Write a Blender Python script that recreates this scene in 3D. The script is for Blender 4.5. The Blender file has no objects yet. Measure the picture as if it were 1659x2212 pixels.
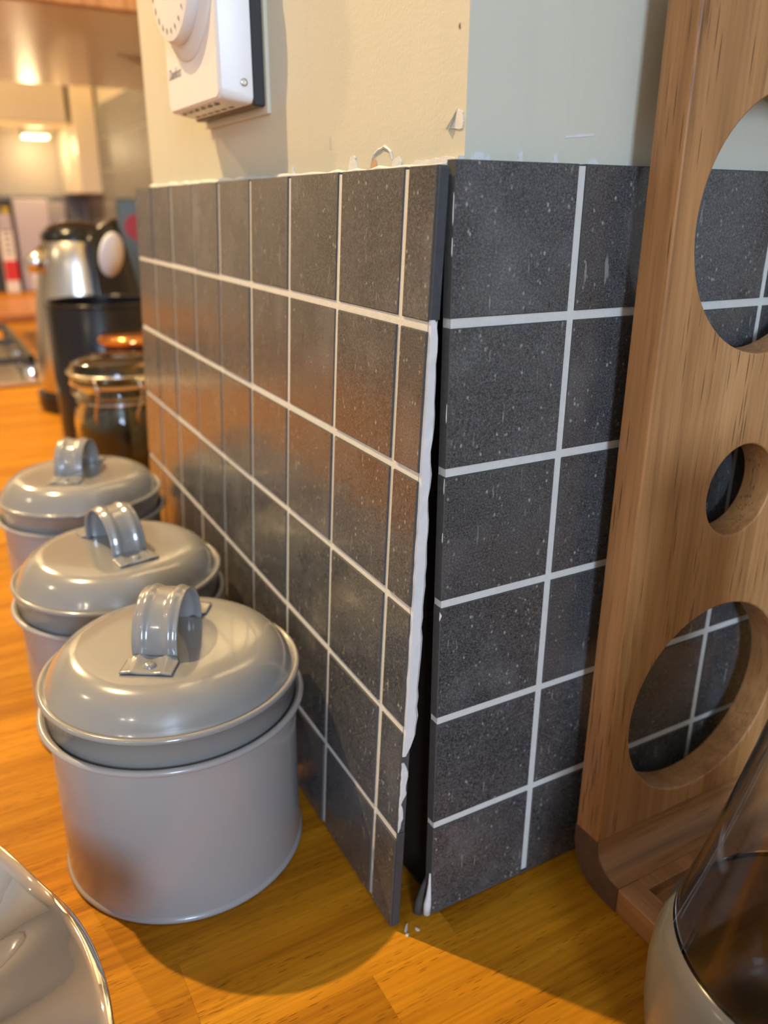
import bpy, math, random
from mathutils import Vector, Matrix
random.seed(7)
PI = math.pi
S = bpy.context.scene
COL = S.collection

# ------------------------------------------------------------------ camera
cam = bpy.data.cameras.new('camera')
camo = bpy.data.objects.new('camera', cam)
COL.objects.link(camo)
R_ = Vector((0.87328326, -0.48718208, 0.00547375))
U_ = Vector((0.16668891, 0.3093122, 0.93623756))
F_ = Vector((0.45781126, 0.81668818, -0.35132502))
C_ = Vector((-0.14638332, -0.21866948, 0.28218206))
m = Matrix.Identity(4)
for k in range(3):
    m[k][0] = R_[k]; m[k][1] = U_[k]; m[k][2] = -F_[k]; m[k][3] = C_[k]
camo.matrix_world = m
cam.sensor_fit = 'HORIZONTAL'; cam.sensor_width = 36.0
cam.lens = 36.0 * 1749.64 / 1659.0
cam.clip_start = 0.004; cam.clip_end = 30
cam.dof.use_dof = True; cam.dof.focus_distance = 0.285; cam.dof.aperture_fstop = 12.0
S.camera = camo

# ------------------------------------------------------------------ view, world, lights
S.view_settings.view_transform = 'Standard'
S.view_settings.look = 'None'
S.view_settings.gamma = 1.0
S.view_settings.use_curve_mapping = False
S.view_settings.exposure = 0.0
S.cycles.use_denoising = True
S.cycles.max_bounces = 7
S.cycles.diffuse_bounces = 3
S.cycles.glossy_bounces = 4
S.cycles.transmission_bounces = 8
S.cycles.use_adaptive_sampling = True
S.cycles.adaptive_threshold = 0.05
S.cycles.sample_clamp_indirect = 4.0
S.cycles.caustics_refractive = False

W = bpy.data.worlds.new('world'); S.world = W; W.use_nodes = True
W.node_tree.nodes['Background'].inputs[0].default_value = (0.60, 0.74, 1.0, 1)
W.node_tree.nodes['Background'].inputs[1].default_value = 1.0

CEIL = 1.50
KEY = (-0.50, 0.79, CEIL - 0.03)
WIN = (-1.22, -0.70, 0.35, 1.25)       # x0, x1, z0, z1 of the window in the wall behind the viewer
BACK_Y = -2.7

def spot(name, loc, target, power, color, radius, angle=150):
    d = bpy.data.lights.new(name, 'SPOT'); d.energy = power; d.color = color
    d.shadow_soft_size = radius; d.spot_size = math.radians(angle); d.spot_blend = 0.6
    o = bpy.data.objects.new(name, d); COL.objects.link(o); o.location = loc
    o.rotation_euler = (Vector(target) - Vector(loc)).to_track_quat('-Z', 'Y').to_euler()
    return o
WARM = (1.0, 0.70, 0.33)
spot('key_fill_lamp', KEY, (-0.40, 0.50, 0.0), 126.0, WARM, 0.014, 165)
spot('key_fill_lamp', (-0.55, 2.2, CEIL - 0.03), (-0.4, 2.2, 0), 130.0, WARM, 0.02, 165)  # extra lamp added to brighten the far worktop and cabinet underside
spot('key_fill_lamp', (-1.9, 0.9, CEIL - 0.03), (-1.9, 0.9, 0), 14.0, (1.0, 0.80, 0.52), 0.02, 165)  # weak room fill, added
spot('key_fill_lamp', (-1.9, -1.2, CEIL - 0.03), (-1.9, -1.2, 0), 10.0, (1.0, 0.84, 0.60), 0.02, 165)  # another added fill lamp, weaker still

al = bpy.data.lights.new('window_daylight', 'AREA'); al.shape = 'RECTANGLE'
al.size = 0.46; al.size_y = 0.86; al.energy = 64.0; al.color = (0.57, 0.745, 1.0)
alo = bpy.data.objects.new('window_daylight', al); COL.objects.link(alo)
alo.location = ((WIN[0] + WIN[1]) / 2, BACK_Y - 0.02, (WIN[2] + WIN[3]) / 2)
alo.rotation_euler = (math.radians(90), 0, 0)

# ------------------------------------------------------------------ node helpers
class NT:
    def __init__(s, name):
        s.m = bpy.data.materials.new(name); s.m.use_nodes = True
        s.t = s.m.node_tree; s.b = s.t.nodes['Principled BSDF']; s.out = s.t.nodes['Material Output']
    def n(s, typ, **kw):
        nd = s.t.nodes.new(typ)
        for k, v in kw.items(): setattr(nd, k, v)
        return nd
    def l(s, a, b): s.t.links.new(a, b)
    def coords(s, scale=(1, 1, 1), rand=True, rot=(0, 0, 0)):
        tc = s.n('ShaderNodeTexCoord'); mp = s.n('ShaderNodeMapping')
        mp.inputs['Scale'].default_value = scale; mp.inputs['Rotation'].default_value = rot
        if rand:
            oi = s.n('ShaderNodeObjectInfo'); mu = s.n('ShaderNodeMath', operation='MULTIPLY'); mu.inputs[1].default_value = 37.0
            s.l(oi.outputs['Random'], mu.inputs[0])
            ad = s.n('ShaderNodeVectorMath', operation='ADD'); s.l(tc.outputs['Object'], ad.inputs[0])
            cb = s.n('ShaderNodeCombineXYZ')
            for q in range(3): s.l(mu.outputs[0], cb.inputs[q])
            s.l(cb.outputs[0], ad.inputs[1]); s.l(ad.outputs[0], mp.inputs[0])
        else:
            s.l(tc.outputs['Object'], mp.inputs[0])
        return mp.outputs[0]
    def noise(s, vec, scale, detail=4, rough=0.6, dist=0.0):
        nd = s.n('ShaderNodeTexNoise'); nd.inputs['Scale'].default_value = scale
        nd.inputs['Detail'].default_value = detail; nd.inputs['Roughness'].default_value = rough
        nd.inputs['Distortion'].default_value = dist
        s.l(vec, nd.inputs['Vector']); return nd.outputs['Fac']
    def voro(s, vec, scale, feature='F1'):
        nd = s.n('ShaderNodeTexVoronoi', feature=feature); nd.inputs['Scale'].default_value = scale
        s.l(vec, nd.inputs['Vector']); return nd
    def ramp(s, fac, stops, interp='LINEAR'):
        r = s.n('ShaderNodeValToRGB'); r.color_ramp.interpolation = interp
        e = r.color_ramp.elements
        while len(e) < len(stops): e.new(0.5)
        for k, (p, c) in enumerate(stops):
            e[k].position = p; e[k].color = (c if len(c) == 4 else (*c, 1)) if hasattr(c, '__len__') else (c, c, c, 1)
        s.l(fac, r.inputs[0]); return r.outputs[0]
    def mix(s, fac, a, b, mode='MIX'):
        x = s.n('ShaderNodeMix', data_type='RGBA', blend_type=mode)
        for src, idx in ((fac, 0), (a, 6), (b, 7)):
            if hasattr(src, 'links'): s.l(src, x.inputs[idx])
            elif idx == 0: x.inputs[0].default_value = src
            else: x.inputs[idx].default_value = src if len(src) == 4 else (*src, 1)
        return x.outputs[2]
    def math(s, op, a, b):
        x = s.n('ShaderNodeMath', operation=op)
        for src, i in ((a, 0), (b, 1)):
            if hasattr(src, 'links'): s.l(src, x.inputs[i])
            else: x.inputs[i].default_value = src
        return x.outputs[0]
    def bump(s, h, strength=0.3, dist=0.001):
        b = s.n('ShaderNodeBump'); b.inputs['Strength'].default_value = strength; b.inputs['Distance'].default_value = dist
        s.l(h, b.inputs['Height']); s.l(b.outputs[0], s.b.inputs['Normal'])
    def set(s, **kw):
        for k, v in kw.items():
            i = s.b.inputs[k.replace('_', ' ')]
            if hasattr(v, 'links'): s.l(v, i)
            else: i.default_value = v if not (hasattr(v, '__len__') and len(v) == 3) else (*v, 1)
        return s

def plain(name, col, rough=0.5, metal=0.0, var=0.06, coat=0.0, spec=0.5, nscale=40.0, bump=0.0):
    t = NT(name); v = t.coords(rand=True)
    f = t.noise(v, nscale, 3)
    c = t.mix(f, tuple(max(0, x * (1 - var)) for x in col), tuple(min(1, x * (1 + var)) for x in col))
    t.set(Base_Color=c, Roughness=rough, Metallic=metal)
    t.b.inputs['Specular IOR Level'].default_value = spec
    if coat: t.b.inputs['Coat Weight'].default_value = coat; t.b.inputs['Coat Roughness'].default_value = 0.06
    if bump: t.bump(t.noise(v, nscale * 4, 4), bump, 0.0004)
    return t.m

def emit(name, col, strength):
    t = NT(name); t.set(Base_Color=(0.8, 0.8, 0.8)); t.b.inputs['Emission Color'].default_value = (*col, 1)
    t.b.inputs['Emission Strength'].default_value = strength
    return t.m

def mk_tile(name='slate_tile', base=((0.044, 0.043, 0.045), (0.080, 0.078, 0.077)), rough=0.27, coat=0.45):
    t = NT(name); v = t.coords()
    big = t.noise(v, 34, 6, 0.72)
    fine = t.noise(v, 1500, 3, 0.7)
    c = t.ramp(big, [(0.25, base[0]), (0.75, base[1])])
    c = t.mix(0.85, c, t.ramp(fine, [(0.33, 0.24), (0.5, 0.97), (0.67, 2.3)]), 'MULTIPLY')
    vs = t.coords((1, 1, 0.7))
    w = t.voro(vs, 420)
    pick = t.noise(vs, 260, 2)
    spk = t.math('MULTIPLY', t.ramp(w.outputs['Distance'], [(0.12, 1.0), (0.26, 0.0)]), t.ramp(pick, [(0.51, 0.0), (0.60, 1.0)]))
    c = t.mix(t.math('MULTIPLY', spk, 0.72), c, (0.40, 0.38, 0.35))
    w2 = t.voro(vs, 300); pick2 = t.noise(vs, 150, 2)
    dk = t.math('MULTIPLY', t.ramp(w2.outputs['Distance'], [(0.08, 1.0), (0.26, 0.0)]), t.ramp(pick2, [(0.52, 0.0), (0.60, 1.0)]))
    c = t.mix(t.math('MULTIPLY', dk, 0.75), c, (0.012, 0.012, 0.012))
    sv = t.coords((1, 1, 0.14)); st = t.noise(sv, 420, 2)
    c = t.mix(t.math('MULTIPLY', t.ramp(st, [(0.68, 0.0), (0.74, 1.0)]), 0.45), c, (0.40, 0.38, 0.33))
    dust = t.noise(v, 17, 3)
    c = t.mix(t.math('MULTIPLY', t.ramp(dust, [(0.55, 0.0), (0.78, 1.0)]), 0.18), c, (0.35, 0.34, 0.33))
    t.set(Base_Color=c, Roughness=t.ramp(big, [(0.2, rough - 0.05), (0.8, rough + 0.06)]))
    t.b.inputs['Specular IOR Level'].default_value = 0.6
    t.b.inputs['Coat Weight'].default_value = coat; t.b.inputs['Coat Roughness'].default_value = 0.13
    h = t.math('ADD', t.noise(v, 1500, 3, 0.7), t.math('MULTIPLY', dk, -0.8))
    t.bump(h, 0.30, 0.00016)
    return t.m

def mk_wood(name, dark, mid, light, axis, pore=0.7, rough=0.38, coat=0.0, scale=1.0, tone=0.25, plen=0.04, pscale=900):
    """grain runs along local axis 0/1/2"""
    t = NT(name)
    def sc(along, across):
        q = [across] * 3; q[axis] = along; return tuple(q)
    v1 = t.coords(sc(0.07, 1.0)); v2 = t.coords(sc(0.03, 1.0)); v3 = t.coords(sc(plen, 1.0))
    n1 = t.noise(v1, 60 * scale, 4, 0.6, 0.6)
    n2 = t.noise(v2, 520 * scale, 3, 0.6)
    c = t.ramp(n1, [(0.28, dark), (0.5, mid), (0.74, light)])
    c = t.mix(0.45, c, t.ramp(n2, [(0.3, 0.50), (0.5, 1.0), (0.7, 1.4)]), 'MULTIPLY')
    p = t.voro(v3, pscale)
    pk = t.noise(v1, 150 * scale, 3)
    pf = t.math('MULTIPLY', t.ramp(p.outputs['Distance'], [(0.16, 1.0), (0.30, 0.0)]), t.ramp(pk, [(0.44, 0.0), (0.56, 1.0)]))
    c = t.mix(t.math('MULTIPLY', pf, pore), c, tuple(x * 0.38 for x in dark))
    oi = t.n('ShaderNodeObjectInfo')
    c = t.mix(1.0, c, t.ramp(oi.outputs['Random'], [(0.0, 1 - tone), (1.0, 1 + tone)]), 'MULTIPLY')
    t.set(Base_Color=c, Roughness=rough)
    if coat: t.b.inputs['Coat Weight'].default_value = coat; t.b.inputs['Coat Roughness'].default_value = 0.25
    t.bump(t.math('SUBTRACT', n2, pf), 0.12, 0.0004)
    return t.m

def mk_paint(name, col, streak=True):
    t = NT(name); v = t.coords(rand=False)
    f = t.noise(v, 9, 4); c = t.mix(f, tuple(x * 0.93 for x in col), tuple(min(1, x * 1.06) for x in col))
    if streak:
        vs = t.coords((1, 1, 0.05), rand=False); st = t.noise(vs, 70, 3)
        c = t.mix(t.math('MULTIPLY', t.ramp(st, [(0.55, 0.0), (0.72, 1.0)]), 0.10), c, tuple(x * 0.72 for x in col))
    t.set(Base_Color=c, Roughness=0.42)
    vb = t.coords((1, 1, 3.5), rand=False)
    t.bump(t.math('ADD', t.noise(vb, 130, 3), t.noise(v, 700, 2)), 0.09, 0.0008)
    return t.m

M = {}
M['tile'] = mk_tile()
M['tile_far'] = mk_tile('glazed_far_tile', ((0.13, 0.125, 0.12), (0.20, 0.19, 0.18)), 0.50, 0.0)
M['tile_edge'] = plain('tile_cut_edge', (0.045, 0.048, 0.055), 0.45, var=0.35, nscale=300, bump=0.3)
M['tile_side'] = plain('tile_body', (0.075, 0.074, 0.070), 0.8, var=0.3, nscale=500, bump=0.3, spec=0.15)
M['grout'] = plain('cream_grout', (0.62, 0.60, 0.55), 0.8, var=0.10, nscale=300, bump=0.5)
M['plaster'] = plain('white_plaster', (0.66, 0.645, 0.62), 0.85, var=0.08, nscale=200, bump=0.4)
M['old_plaster'] = plain('grey_mortar', (0.20, 0.18, 0.15), 0.9, var=0.25, nscale=120, bump=0.6)
M['dark_mortar'] = plain('dark_mortar', (0.075, 0.065, 0.055), 0.9, var=0.3, nscale=200, bump=0.6, spec=0.1)
M['adhesive_shade'] = plain('brown_adhesive_shade', (0.035, 0.026, 0.018), 0.95, var=0.4, nscale=90, bump=0.6, spec=0.1)  # brown kept near black so the open gap looks shaded
M['paint'] = mk_paint('sage_cream_paint', (0.60, 0.572, 0.455))
M['paint2'] = mk_paint('taupe_paint', (0.50, 0.44, 0.36), False)
M['white_wall'] = mk_paint('white_wall_paint', (0.74, 0.72, 0.68), False)
M['ceiling'] = mk_paint('ceiling_paint', (0.86, 0.84, 0.80), False)
M['floor'] = plain('floor_vinyl', (0.30, 0.24, 0.18), 0.5)
M['stave'] = mk_wood('beech_stave', (0.28, 0.100, 0.004), (0.41, 0.162, 0.007), (0.50, 0.220, 0.012), 0, 0.62, 0.50, 0.0, 1.0, 0.14, 0.11, 1000)
M['stave'].node_tree.nodes['Principled BSDF'].inputs['Specular IOR Level'].default_value = 0.08
M['wood_base'] = plain('worktop_core', (0.20, 0.08, 0.014), 0.6)
M['oak_v'] = mk_wood('oak_upright_grain', (0.27, 0.118, 0.034), (0.43, 0.205, 0.070), (0.54, 0.285, 0.115), 2, 0.9, 0.48, 0.0, 0.8, 0.04)
M['oak_h'] = mk_wood('oak_cross_grain', (0.21, 0.092, 0.030), (0.33, 0.150, 0.052), (0.43, 0.215, 0.085), 0, 0.8, 0.48, 0.0, 0.8, 0.04)
M['oak_y'] = mk_wood('oak_foot_grain', (0.26, 0.112, 0.034), (0.39, 0.180, 0.062), (0.50, 0.255, 0.10), 1, 0.6, 0.48, 0.0, 0.8, 0.04)
M['oak_end'] = plain('oak_end_grain', (0.135, 0.066, 0.036), 0.6, var=0.45, nscale=260, bump=0.4)
M['enamel'] = plain('grey_enamel_lid', (0.235, 0.230, 0.220), 0.17, var=0.02, coat=0.7)
M['enamel_body'] = plain('pale_grey_enamel', (0.315, 0.298, 0.288), 0.24, var=0.02, coat=0.35)
M['chrome'] = plain('polished_steel', (0.86, 0.84, 0.80), 0.035, 1.0, var=0.01)
M['steel'] = plain('brushed_steel', (0.62, 0.58, 0.52), 0.26, 1.0, var=0.05)
M['white_plastic'] = plain('white_plastic', (0.80, 0.78, 0.76), 0.35, var=0.015)
M['black_plastic'] = plain('black_plastic', (0.018, 0.019, 0.022), 0.35, var=0.1)
M['gloss_black'] = plain('gloss_black', (0.008, 0.008, 0.010), 0.22, var=0.1, spec=0.4)
M['dark_vent'] = plain('dark_vent', (0.10, 0.075, 0.05), 0.7)
M['grey_print'] = plain('grey_print', (0.22, 0.20, 0.18), 0.6)
M['pale_print'] = plain('pale_print', (0.30, 0.30, 0.31), 0.6)
M['gloss_cream'] = plain('gloss_cream_laminate', (0.80, 0.64, 0.42), 0.22, var=0.03, coat=0.3)
M['cream_panel'] = plain('cream_panel', (0.68, 0.58, 0.44), 0.28, var=0.03, coat=0.3)
M['grey_front'] = plain('greige_cabinet_front', (0.52, 0.45, 0.38), 0.40, var=0.03)
M['copper'] = plain('copper', (0.80, 0.36, 0.10), 0.16, 1.0, var=0.05)
M['coffee'] = plain('ground_coffee', (0.030, 0.018, 0.012), 0.8, var=0.5, nscale=400, bump=0.5)
M['iron'] = plain('cast_iron', (0.03, 0.03, 0.03), 0.55, var=0.2)
M['paper_white'] = plain('white_card', (0.82, 0.74, 0.72), 0.5, var=0.02)
M['paper_grey'] = plain('grey_card', (0.50, 0.44, 0.42), 0.5, var=0.03)
M['paper_black'] = plain('black_card', (0.03, 0.028, 0.028), 0.5)
M['red'] = plain('red_card', (0.62, 0.03, 0.03), 0.5)
M['yellow'] = plain('yellow_card', (0.80, 0.52, 0.03), 0.5)
M['green'] = plain('green_card', (0.13, 0.17, 0.13), 0.4)
M['board'] = mk_wood('orange_board_wood', (0.42, 0.14, 0.03), (0.58, 0.22, 0.05), (0.70, 0.32, 0.09), 0, 0.3, 0.35, 0.2, 0.6, 0.05)
M['rubber'] = plain('orange_rubber_seal', (0.72, 0.30, 0.06), 0.6)
M['lamp'] = emit('lamp_glow', (1.0, 0.80, 0.45), 9.0)
M['globe'] = emit('fill_globe_glow', (1.0, 0.86, 0.66), 14.0)
M['drip'] = mk_paint('sage_drip', (0.54, 0.50, 0.40), False)
M['stain_pale'] = plain('orange_stain', (0.52, 0.30, 0.16), 0.7)
M['stain'] = plain('rust_stain', (0.20, 0.07, 0.03), 0.7)
gl = NT('clear_glass'); gl.set(Base_Color=(0.98, 0.97, 0.94), Roughness=0.0, IOR=1.36)
gl.b.inputs['Transmission Weight'].default_value = 1.0
sm = gl.noise(gl.coords(rand=False), 35, 3); gl.set(Roughness=gl.ramp(sm, [(0.4, 0.03), (0.75, 0.10)]))
M['glass'] = gl.m
gl = NT('frosted_glass'); gl.set(Base_Color=(0.72, 0.69, 0.67), IOR=1.30)
gl.b.inputs['Transmission Weight'].default_value = 0.86
gl.set(Roughness=gl.ramp(gl.noise(gl.coords(rand=False), 60, 3), [(0.3, 0.10), (0.7, 0.20)]))
M['frosted'] = gl.m
gl = NT('greenish_jar_glass'); gl.set(Base_Color=(0.90, 0.95, 0.82), Roughness=0.02, IOR=1.45)
gl.b.inputs['Transmission Weight'].default_value = 1.0
M['jar_glass'] = gl.m

# ------------------------------------------------------------------ mesh helpers
def mesh(name, verts, faces, smooth=False):
    me = bpy.data.meshes.new(name); me.from_pydata([tuple(v) for v in verts], [], faces); me.update()
    import bmesh
    bm = bmesh.new(); bm.from_mesh(me); bmesh.ops.recalc_face_normals(bm, faces=bm.faces); bm.to_mesh(me); bm.free()
    if smooth:
        for p in me.polygons: p.use_smooth = True
    return me
def obj(name, me, material=None, parent=None, loc=None, rot=None, keep=False):
    o = bpy.data.objects.new(name, me); COL.objects.link(o)
    if material is not None and not keep:
        if len(me.materials) == 0: me.materials.append(material)
    if parent is not None: o.parent = parent
    if loc is not None: o.location = loc
    if rot is not None: o.rotation_euler = rot
    return o
def tag(o, label=None, cat=None, group=None, kind=None):
    if label: o['label'] = label
    if cat: o['category'] = cat
    if group: o['group'] = group
    if kind: o['kind'] = kind
    return o
def empty(name, loc=(0, 0, 0), rz=0.0):
    o = bpy.data.objects.new(name, None); COL.objects.link(o); o.location = loc; o.rotation_euler = (0, 0, rz)
    o.empty_display_size = 0.02
    return o
class MB:
    def __init__(s): s.v = []; s.f = []
    def add(s, v, f):
        n = len(s.v); s.v += [tuple(x) for x in v]; s.f += [tuple(i + n for i in q) for q in f]; return s
    def box(s, x0, x1, y0, y1, z0, z1, c=0.0):
        if c <= 0:
            v = [(x, y, z) for x in (x0, x1) for y in (y0, y1) for z in (z0, z1)]
            return s.add(v, [(0, 1, 3, 2), (4, 6, 7, 5), (0, 4, 5, 1), (2, 3, 7, 6), (0, 2, 6, 4), (1, 5, 7, 3)])
        X = (x0, x1); Y = (y0, y1); Z = (z0, z1); v = []; idx = {}
        for i in (0, 1):
            for j in (0, 1):
                for k in (0, 1):
                    sx, sy, sz = (1 - 2 * i) * c, (1 - 2 * j) * c, (1 - 2 * k) * c
                    for a, p in enumerate(((X[i], Y[j] + sy, Z[k] + sz), (X[i] + sx, Y[j], Z[k] + sz), (X[i] + sx, Y[j] + sy, Z[k]))):
                        idx[i, j, k, a] = len(v); v.append(p)
        f = []
        for i in (0, 1):
            f.append((idx[i, 0, 0, 0], idx[i, 1, 0, 0], idx[i, 1, 1, 0], idx[i, 0, 1, 0]))
            f.append((idx[0, i, 0, 1], idx[1, i, 0, 1], idx[1, i, 1, 1], idx[0, i, 1, 1]))
            f.append((idx[0, 0, i, 2], idx[1, 0, i, 2], idx[1, 1, i, 2], idx[0, 1, i, 2]))
            for j in (0, 1):
                f.append((idx[i, j, 0, 0], idx[i, j, 1, 0], idx[i, j, 1, 1], idx[i, j, 0, 1]))
                f.append((idx[i, 0, j, 0], idx[i, 1, j, 0], idx[i, 1, j, 2], idx[i, 0, j, 2]))
                f.append((idx[0, i, j, 1], idx[1, i, j, 1], idx[1, i, j, 2], idx[0, i, j, 2]))
                for k in (0, 1): f.append((idx[i, j, k, 0], idx[i, j, k, 1], idx[i, j, k, 2]))
        return s.add(v, f)
    def prism(s, poly, z0, z1):
        n = len(poly)
        v = [(p[0], p[1], z0) for p in poly] + [(p[0], p[1], z1) for p in poly]
        return s.add(v, [tuple(range(n)), tuple(range(n, 2 * n))] + [(i, (i + 1) % n, n + (i + 1) % n, n + i) for i in range(n)])
    def lathe(s, prof, seg=64, closed=False, cx=0, cy=0):
        """profile of (r, z); r == 0 ends become poles"""
        v = []; rings = []
        for r, z in prof:
            if r <= 1e-7: rings.append([len(v)]); v.append((cx, cy, z))
            else:
                rings.append(list(range(len(v), len(v) + seg)))
                v += [(cx + r * math.cos(2 * PI * k / seg), cy + r * math.sin(2 * PI * k / seg), z) for k in range(seg)]
        f = []; pairs = list(zip(rings[:-1], rings[1:]))
        if closed: pairs.append((rings[-1], rings[0]))
        for a, b in pairs:
            for k in range(seg):
                k2 = (k + 1) % seg
                if len(a) == 1 and len(b) == 1: continue
                if len(a) == 1: f.append((a[0], b[k], b[k2]))
                elif len(b) == 1: f.append((a[k], b[0], a[k2]))
                else: f.append((a[k], a[k2], b[k2], b[k]))
        return s.add(v, f)
    def tube(s, pts, r, seg=10, closed=False):
        pts = [Vector(p) for p in pts]; n = len(pts); v = []; f = []
        up = Vector((0.13, 0.21, 0.97)).normalized()
        for i, p in enumerate(pts):
            a = pts[(i - 1) % n] if (closed or i > 0) else p; b = pts[(i + 1) % n] if (closed or i < n - 1) else p
            d = (b - a).normalized(); x = d.cross(up)
            if x.length < 1e-4: x = d.cross(Vector((1, 0, 0)))
            x.normalize(); y = d.cross(x); rr = r[i] if hasattr(r, '__len__') else r
            v += [p + x * rr * math.cos(2 * PI * k / seg) + y * rr * math.sin(2 * PI * k / seg) for k in range(seg)]
        for i in range(n if closed else n - 1):
            j = (i + 1) % n
            for k in range(seg): f.append((i * seg + k, i * seg + (k + 1) % seg, j * seg + (k + 1) % seg, j * seg + k))
        if not closed: f += [tuple(range(seg)), tuple(range((n - 1) * seg, n * seg))]
        return s.add(v, f)
    def build(s, name, material, parent=None, smooth=False, loc=None, rot=None, auto=None):
        me = mesh(name, s.v, s.f, smooth)
        if auto is not None:
            try: me.set_sharp_from_angle(angle=math.radians(auto))
            except Exception: pass
        return obj(name, me, material, parent, loc, rot)
def copy_tree(o, parent=None):
    c = o.copy(); COL.objects.link(c); c.parent = parent
    for ch in [x for x in o.children]: copy_tree(ch, c)
    return c
def arc(cx, cz, r, a0, a1, n):
    return [(cx + r * math.cos(math.radians(a0 + (a1 - a0) * k / n)), cz + r * math.sin(math.radians(a0 + (a1 - a0) * k / n))) for k in range(n + 1)]

# ------------------------------------------------------------------ room shell
FAR_Y = 3.10; REC_X = 0.45; LEFT_X = -3.0; RIGHT_X = 1.6; FLOOR = -0.90
CX, CY = 0.0068, 0.0055                     # pillar corner of the painted walls
LY = 0.405
lw = lambda y: CX + 0.015 * (y - CY)        # x of the left painted face at y

tag(MB().box(LEFT_X - .1, RIGHT_X + .1, BACK_Y - .1, FAR_Y + .1, FLOOR - .1, FLOOR).build('floor', M['floor']), kind='structure')
tag(MB().box(LEFT_X - .1, RIGHT_X + .1, BACK_Y - .1, FAR_Y + .1, CEIL, CEIL + .1).build('ceiling', M['ceiling']), kind='structure')
wall_left = MB().prism([(CX, CY), (lw(LY), LY), (REC_X + .1, LY), (REC_X + .1, LY - .1), (CX + .1, LY - .1), (CX + .1, CY + .1)], FLOOR, CEIL).build('wall_left', M['paint'])
tag(wall_left, kind='structure')
wall_right = MB().prism([(CX, CY), (CX + .1, CY + .1), (RIGHT_X, CY + .1), (RIGHT_X, CY)], FLOOR, CEIL).build('wall_right', M['paint'])
tag(wall_right, kind='structure')
tag(MB().box(REC_X, REC_X + .1, LY, FAR_Y, FLOOR, CEIL).build('wall_recess', M['paint2']), kind='structure')
tag(MB().box(LEFT_X, REC_X + .1, FAR_Y, FAR_Y + .1, FLOOR, CEIL).build('wall_far', M['paint2']), kind='structure')
tag(MB().box(LEFT_X - .1, LEFT_X, BACK_Y, FAR_Y, FLOOR, CEIL).build('wall_side', M['white_wall']), kind='structure')
tag(MB().box(RIGHT_X, RIGHT_X + .1, BACK_Y, CY + .1, FLOOR, CEIL).build('wall_end', M['white_wall']), kind='structure')
b = MB(); x0, x1, z0, z1 = WIN
b.box(LEFT_X, x0, BACK_Y - .1, BACK_Y, FLOOR, CEIL).box(x1, RIGHT_X, BACK_Y - .1, BACK_Y, FLOOR, CEIL)
b.box(x0, x1, BACK_Y - .1, BACK_Y, FLOOR, z0).box(x0, x1, BACK_Y - .1, BACK_Y, z1, CEIL)
tag(b.build('wall_back', M['white_wall']), kind='structure')
win = empty('window_1', ((x0 + x1) / 2, BACK_Y, z0)); tag(win, kind='structure')
b = MB(); w2 = (x1 - x0) / 2; h = z1 - z0
b.box(-w2, -w2 + .03, -.07, -.03, 0, h).box(w2 - .03, w2, -.07, -.03, 0, h).box(-w2, w2, -.07, -.03, 0, .03).box(-w2, w2, -.07, -.03, h - .03, h)
b.build('window_frame', M['white_plastic'], win)

# dark glue sheet on the wall behind the loose panel, painting shade into the gap
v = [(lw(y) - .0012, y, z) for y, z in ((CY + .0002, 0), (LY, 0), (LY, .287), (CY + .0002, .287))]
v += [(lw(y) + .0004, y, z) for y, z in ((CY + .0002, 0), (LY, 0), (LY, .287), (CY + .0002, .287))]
MB().add(v, [(0, 1, 2, 3), (4, 5, 6, 7), (0, 1, 5, 4), (1, 2, 6, 5), (2, 3, 7, 6), (3, 0, 4, 7)]).build('adhesive_gap_shade', M['adhesive_shade'], wall_left)
# peeling paint, exposed plaster and filler along the tops of the tiles (thin real patches on the painted faces)
def blob(pts, jag=0.0):
    out = []; n = len(pts)
    for i in range(n):
        a = pts[i]; c = pts[(i + 1) % n]
        for k in range(4):
            t = k / 4; out.append((a[0] + (c[0] - a[0]) * t + random.uniform(-jag, jag), a[1] + (c[1] - a[1]) * t + random.uniform(-jag, jag)))
    return out
def patch_left(name, pts, material, th=0.0006, jag=0.0004):
    p = blob(pts, jag); n = len(p)
    v = [(lw(y) - th, y, z) for y, z in p] + [(lw(y) + .0005, y, z) for y, z in p]
    return MB().add(v, [tuple(range(n))] + [(i, (i + 1) % n, n + (i + 1) % n, n + i) for i in range(n)]).build(name, material, wall_left)
def patch_right(name, pts, material, th=0.0006, jag=0.0004):
    p = blob(pts, jag); n = len(p)
    v = [(x, CY - th, z) for x, z in p] + [(x, CY + .0005, z) for x, z in p]
    return MB().add(v, [tuple(range(n))] + [(i, (i + 1) % n, n + (i + 1) % n, n + i) for i in range(n)]).build(name, material, wall_right)
ZT = 0.2945
patch_left('plaster_chip', [(.0869, ZT), (.0777, ZT), (.0795, .2985), (.0804, .3005), (.0844, .3007), (.0850, .2985)], M['plaster'], 0.0004)
patch_left('plaster_chip', [(.0525, ZT), (.0440, ZT), (.0445, .2975), (.0465, .2986), (.0505, .2981)], M['plaster'], 0.0004)
patch_left('plaster_chip', [(.0438, ZT), (.0100, ZT), (.0110, .2972), (.0175, .2976), (.0260, .2969), (.0344, .2975)], M['plaster'], 0.0004)
patch_left('plaster_chip', [(.1440, ZT), (.1400, ZT), (.1420, .2985), (.1432, .2990)], M['plaster'], 0.0004)
patch_left('rust_stain', [(.0678, ZT), (.0623, ZT), (.0637, .2992), (.0663, .2993)], M['stain_pale'], 0.0003)
b = MB()
b.tube([(lw(y) - .0001, y, z) for y, z in [(.0672, .2970), (.0662, .2990), (.0645, .3005), (.0609, .3018), (.0590, .3021), (.0567, .3026), (.0540, .3016), (.0522, .3007), (.0511, .2981)]], [.0002, .0005, .0004, .0006, .0004, .0007, .0005, .0006, .0003], 6)
b.build('paint_crack', M['plaster'], wall_left)
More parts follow.
